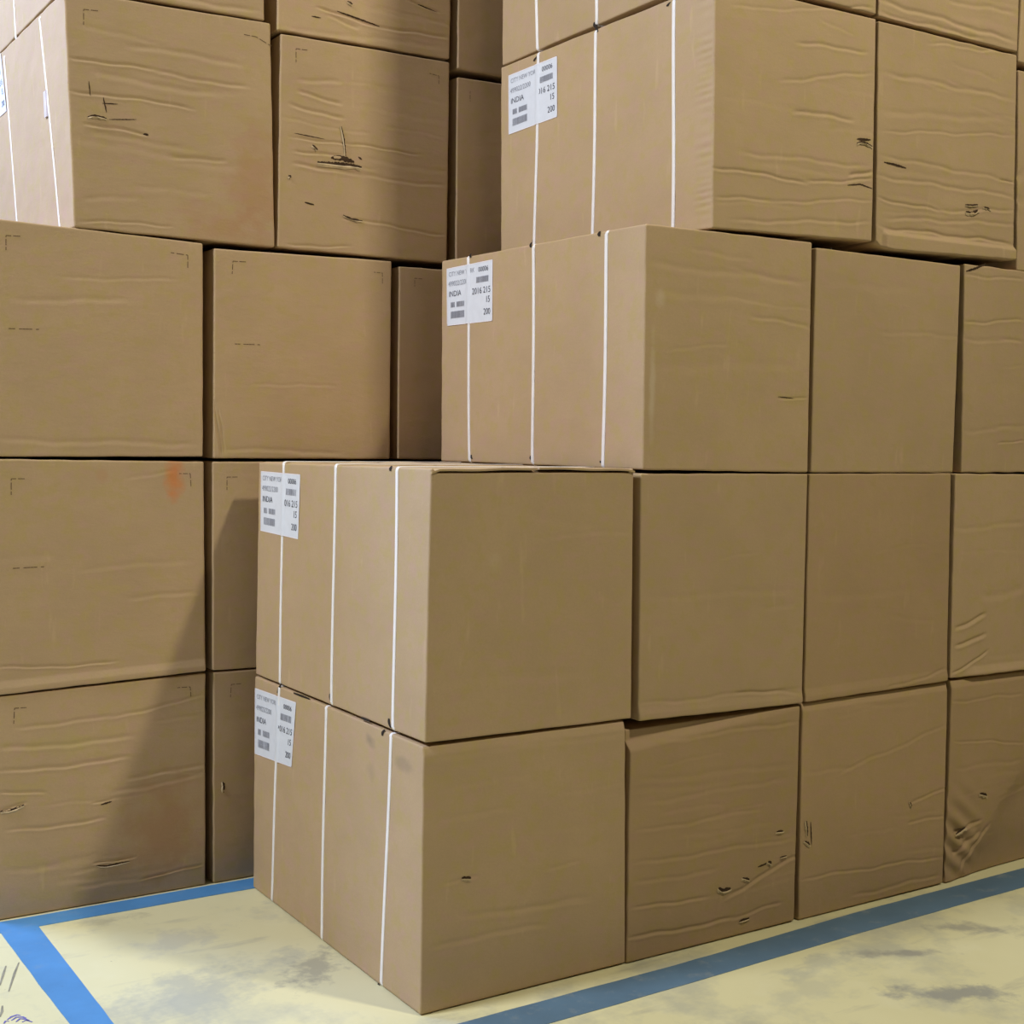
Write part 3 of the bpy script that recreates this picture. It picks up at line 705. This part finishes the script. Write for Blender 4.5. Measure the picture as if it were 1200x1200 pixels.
# ------------------------------------------------------------------ blue floor tape
def tape_mat(name, base, worn):
    mt, nt, N, L, P = nodes(name)
    ge = N.new('ShaderNodeNewGeometry'); c = ge.outputs['Position']
    col = mixc(N, L, ramp(N, L, noise(N, L, c, 6, 4, .6), .35, .7), base, tuple(v*.82 for v in base))
    col = mixc(N, L, ramp(N, L, noise(N, L, c, 16, 5, .65), .56, .74, 0, worn), col, (.27, .30, .31))
    col = mixc(N, L, ramp(N, L, noise(N, L, c, 120, 2, .6), .72, .78, 0, .5), col, (.06, .07, .10))
    L.new(col, P.inputs['Base Color']); P.inputs['Roughness'].default_value = .5
    return mt
def tape(far, near, mat, label, z=.0012):
    """far and near: matching edge points (x, y)"""
    # resample finely with a slightly uneven cut edge
    def rs(p, sd):
        s = sines(sd, 5, (3, 9)); out = []
        for i in range(len(p)-1):
            for k in range(14):
                t = k/14; a = np.array(p[i])*(1-t)+np.array(p[i+1])*t
                w = .0016*low(s, a[0], a[1]); out.append((a[0]+w, a[1]+w))
        out.append(p[-1]); return out
    A, B = rs(far, 3), rs(near, 8); n = len(A)
    V = [(x, y, z) for x, y in A]+[(x, y, z) for x, y in B]+[(x, y, .0) for x, y in A]+[(x, y, .0) for x, y in B]
    Fc = []
    for i in range(n-1):
        Fc += [(i, n+i, n+i+1, i+1), (2*n+i, i, i+1, 2*n+i+1), (n+i, 3*n+i, 3*n+i+1, n+i+1), (2*n+i+1, 3*n+i+1, 3*n+i, 2*n+i)]
    Fc += [(0, 2*n, 3*n, n), (n-1, 2*n-1, 4*n-1, 3*n-1)]
    o = mesh('floor_tape', V, Fc, mat)
    return tag(o, label, 'floor tape')
M_TB = tape_mat('bright_blue_tape', (.075, .255, .54), .25)
M_TD = tape_mat('worn_dimmed_blue_tape', (.10, .185, .29), .6)  # worn tape; the duller blue also stands in for the different light here
tape([(-.90, 1.050), (-.45, 1.050), (.0, 1.052), (.40, 1.055)], [(-.90, .970), (-.45, .970), (.0, .968), (.40, .968)], M_TB,
     'bright blue tape line running along the foot of the left box stacks')
tape([(-.684, .985), (-.678, .60), (-.671, .33), (-.655, -.6)], [(-.592, .985), (-.591, .60), (-.591, .33), (-.585, -.6)], M_TB,
     'wide bright blue tape line coming towards the viewer at the lower left corner', z=.002)
tape([(-.25, -.082), (.39, -.070), (.692, -.066), (1.329, -.034), (2.074, -.024), (3.0, -.01)], [(-.25, -.184), (.39, -.174), (.608, -.168), (1.208, -.147), (1.924, -.135), (3.0, -.12)], M_TD,
     'dull scuffed blue tape line running along the foot of the right box stack')

# ------------------------------------------------------------------ boxes
TIERZ = {'1': (.002, .603), '2': (.608, 1.207), '3': (1.2085, 1.806), '4': (1.811, 2.408), '5': (2.414, 3.01), '6': (3.016, 3.62)}
WRINKLE = {'R12': .9, 'R13': .5, 'R14': .8, 'R11': .4, 'R21': .1, 'R22': .25, 'R23': .25, 'R24': .5, 'R31': .4, 'R32': .15, 'R33': .7,
           'R41': .7, 'R42': 1.1, 'R43': .8, 'R51': .6, 'R52': .9, 'R53': .5, 'L11': .8, 'L12': .6, 'L21': .2, 'L22': .2, 'L31': .15,
           'L32': .1, 'L33': .2, 'L41': .6, 'L42': .7, 'L43': .4, 'L51': .4, 'L52': .8, 'L53': .3}
LABELS = {
 'R11': 'strapped labelled box standing on the floor at the front corner of the right stack',
 'R21': 'strapped labelled box with the whole top uncovered, on the front corner floor box',
 'R12': 'crumpled floor box with a row of small punctures, right of the front corner box',
 'R13': 'floor box with a torn left edge and pale vertical rubs beside the widening dark gap',
 'R14': 'floor box with a crushed lower left corner at the right edge of the photo',
 'R22': 'plain smooth box below the middle-height strapped box, right of the uncovered strapped one',
 'R23': 'smooth reddish box in the second layer, on the floor box with the torn left edge',
 'R24': 'box with folded dents at its lower left corner, second layer, right edge of the photo',
 'R31': 'strapped labelled box of the third layer at the middle of the photo',
 'R32': 'smooth narrow-looking box under a dark sagging gap, third layer',
 'R33': 'creased box of the third layer at the right edge, pinched at its upper left corner',
 'R41': 'strapped labelled box with a crumpled vertical edge, top right layer',
 'R42': 'heavily wrinkled box overhanging a dark gap, two punctures near its lower right',
 'R43': 'sliver of a dented box right of the heavily wrinkled one, at the photo edge',
 'R51': 'strapped box cut off by the top edge, above the box with the crumpled vertical edge',
 'R52': 'creased box cut off by the top edge, above the heavily wrinkled box',
 'R53': 'box at the top right corner of the photo, above the dented sliver box',
 'R61': 'uppermost box of the tall right stack, standing above the photo frame',
 'L11': 'wrinkled floor box at the lower left, with tears and a diagonal shadow',
 'L12': 'shaded floor box squeezed between the lower left box and the strapped front stack',
 'L13': 'floor box of the left row standing behind the strapped front stack',
 'L21': 'box with an orange stain near its upper right corner, left side',
 'L22': 'partly shaded box just right of the orange-stained box',
 'L23': 'second-layer box of the left row standing behind the strapped front stack',
 'L31': 'flat clean box above the orange-stained box at the left edge of the photo',
 'L32': 'clean box with a short printed dash, between two dark gaps behind the strapped stack',
 'L33': 'dark box partly hidden behind the middle-height strapped box, third layer of the left row',
 'L41': 'torn box with a brightly lit strapped side at the upper left',
 'L42': 'box with a large horizontal gash and punctures, fourth layer of the left row',
 'L43': 'dim narrow sliver of box right of the gashed box, against the tall right stack',
 'L51': 'top left box above the torn box, its bright strapped side cut by the frame',
 'L52': 'box with long surface tears cut off by the top edge, above the gashed box',
 'L53': 'dim sliver of box at the top edge, left of the tall strapped stack',
}
STAINS = {   # centre x, z (world) on the front panel, radii, colour, strength
 'L21': [(-.205, 1.165, .034, .085, (.58, .19, .05), .75), (-.40, 1.16, .02, .025, (.46, .24, .12), .3)],
 'L41': [(.03, 1.98, .10, .19, (.40, .18, .09), .33), (-.06, 1.85, .16, .07, (.40, .18, .09), .28)],
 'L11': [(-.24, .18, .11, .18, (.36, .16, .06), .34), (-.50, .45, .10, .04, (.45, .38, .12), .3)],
 'R32': [(1.50, 1.25, .012, .035, (.55, .36, .25), .5)],
 'R31': [(.612, 1.40, .012, .15, (.62, .53, .42), .35), (.63, 1.62, .02, .03, (.62, .53, .42), .25)],
 'R11': [],
 'R21': [(.17, 1.00, .02, .03, (.60, .50, .38), .12)],
}
STRAPPED = ('R11', 'R21', 'R31', 'R41', 'R51', 'L41', 'L51')
for key in sorted(W):
    F = Face(key)
    TL, TR, BR, BL = F.q
    org = ((BL[0]+BR[0])/2, F.y0+DEPTH/2, min(BL[1], BR[1]))
    bx = empty('cardboard_box', org)
    tag(bx, LABELS[key], 'box', 'cardboard boxes of the right stack' if key[0] == 'R' else 'cardboard boxes of the left stack')
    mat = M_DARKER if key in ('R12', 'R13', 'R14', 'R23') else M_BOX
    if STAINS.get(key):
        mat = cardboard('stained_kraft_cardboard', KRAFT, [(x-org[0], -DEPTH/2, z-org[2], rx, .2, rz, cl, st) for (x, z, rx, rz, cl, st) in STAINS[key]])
    if key == 'R11':   # grey smudges on the strapped side panel
        mat = cardboard('smudged_kraft_cardboard', KRAFT, [(-.285, y-org[1], z-org[2], .2, ry, rz, (.20, .16, .12), st) for (y, z, ry, rz, st) in
              ((.265, .565, .030, .022, .55), (.10, .545, .05, .02, .35), (.25, .50, .03, .03, .2))])
    vis = key in STRAPPED
    big = key in ('R61', 'L13', 'L23')
    carton_body(F, bx, org, mat, n=(12 if big else 44 if key in ('R43', 'R53', 'L53', 'L43', 'L12', 'L22', 'L33') else 205), ny=(44 if vis else 6), side=vis,
                trim_top=.006 if key == 'R21' else 0)
    for i, (yt, yb) in enumerate(STW.get(key, [])):
        strap(F, bx, org, yt, yb, i+ord(key[1]))
    if key == 'R51': strap(F, bx, org, .152, .152, 9)
    if key == 'L41':
        V = []; Fc = []
        for (dy, e) in ((-.014, .001), (-.012, .005), (.012, .005), (.014, .001)):
            for z in (2.136, 2.205):
                y = 1.286+dy; V.append((side_x(F, y, z)-e, y, z))
        Fc = [(0, 1, 3, 2), (2, 3, 5, 4), (4, 5, 7, 6), (0, 2, 4, 6), (1, 7, 5, 3), (0, 6, 7, 1)]
        mesh('strap_seal', V, Fc, M_SEAL, bx, False, org)
    for p0, p1 in TK.get(key, []): slot_mark(F, bx, org, p0, p1)
    if key in LB:
        ys = STW[key][0]
        tz, bz = tierz(F, ys[0]); zm = LB[key][0][1]-.09
        yst = ys[0] + (ys[1]-ys[0])*(tz-zm)/(tz-bz)
        if key == 'L41': yst = 1.98
        shipping_label(F, bx, org, LB[key], yst, key)
        if key == 'L41': strap(F, bx, org, 1.985, 1.975, 4)
    for i, m_ in enumerate(MK.get(key, [])): mark(F, bx, org, m_)
    for i, (pts, wd_, kd) in enumerate(TE.get(key, [])): tear(F, bx, org, pts, wd_, kd, i*13+ord(key[1])*7+ord(key[2]))
    if key == 'R21':      # two top flaps meeting over the middle, front ends lifted off the panel
        for (a, b) in ((0, .495), (.505, 1)):
            V = []; Fc = []; nx_, ny_ = 14, 30
            for j in range(ny_+1):
                for i in range(nx_+1):
                    u = a+(b-a)*i/nx_; w = j/ny_; x = TL[0]+(TR[0]-TL[0])*u
                    zt = (TL[1]+.0)*(1-w) + 1.207*w
                    mid = 1-abs(2*u-1)
                    z = zt - .0025 + .0045*mid*math.exp(-w*7) + (.0015 if b == 1 else 0) + .0008*math.sin(x*40+w*9)
                    if min(u, 1-u) < .02: z -= .003
                    if u < .03: z -= .002
                    V.append((x+.001, F.y0-.003+w*DEPTH*.998, z))
            top = len(V); V += [(x, y, z-.0045) for (x, y, z) in V]
            g = lambda i, j: j*(nx_+1)+i
            for j in range(ny_):
                for i in range(nx_):
                    q4 = (g(i, j), g(i+1, j), g(i+1, j+1), g(i, j+1)); Fc += [q4, tuple(top+k for k in reversed(q4))]
            for i in range(nx_):
                Fc += [(g(i, 0), top+g(i, 0), top+g(i+1, 0), g(i+1, 0)), (g(i+1, ny_), top+g(i+1, ny_), top+g(i, ny_), g(i, ny_))]
            for j in range(ny_):
                Fc += [(g(0, j+1), top+g(0, j+1), top+g(0, j), g(0, j)), (g(nx_, j), top+g(nx_, j), top+g(nx_, j+1), g(nx_, j+1))]
            mesh('top_flap', V, Fc, M_BOX, bx, False, org)
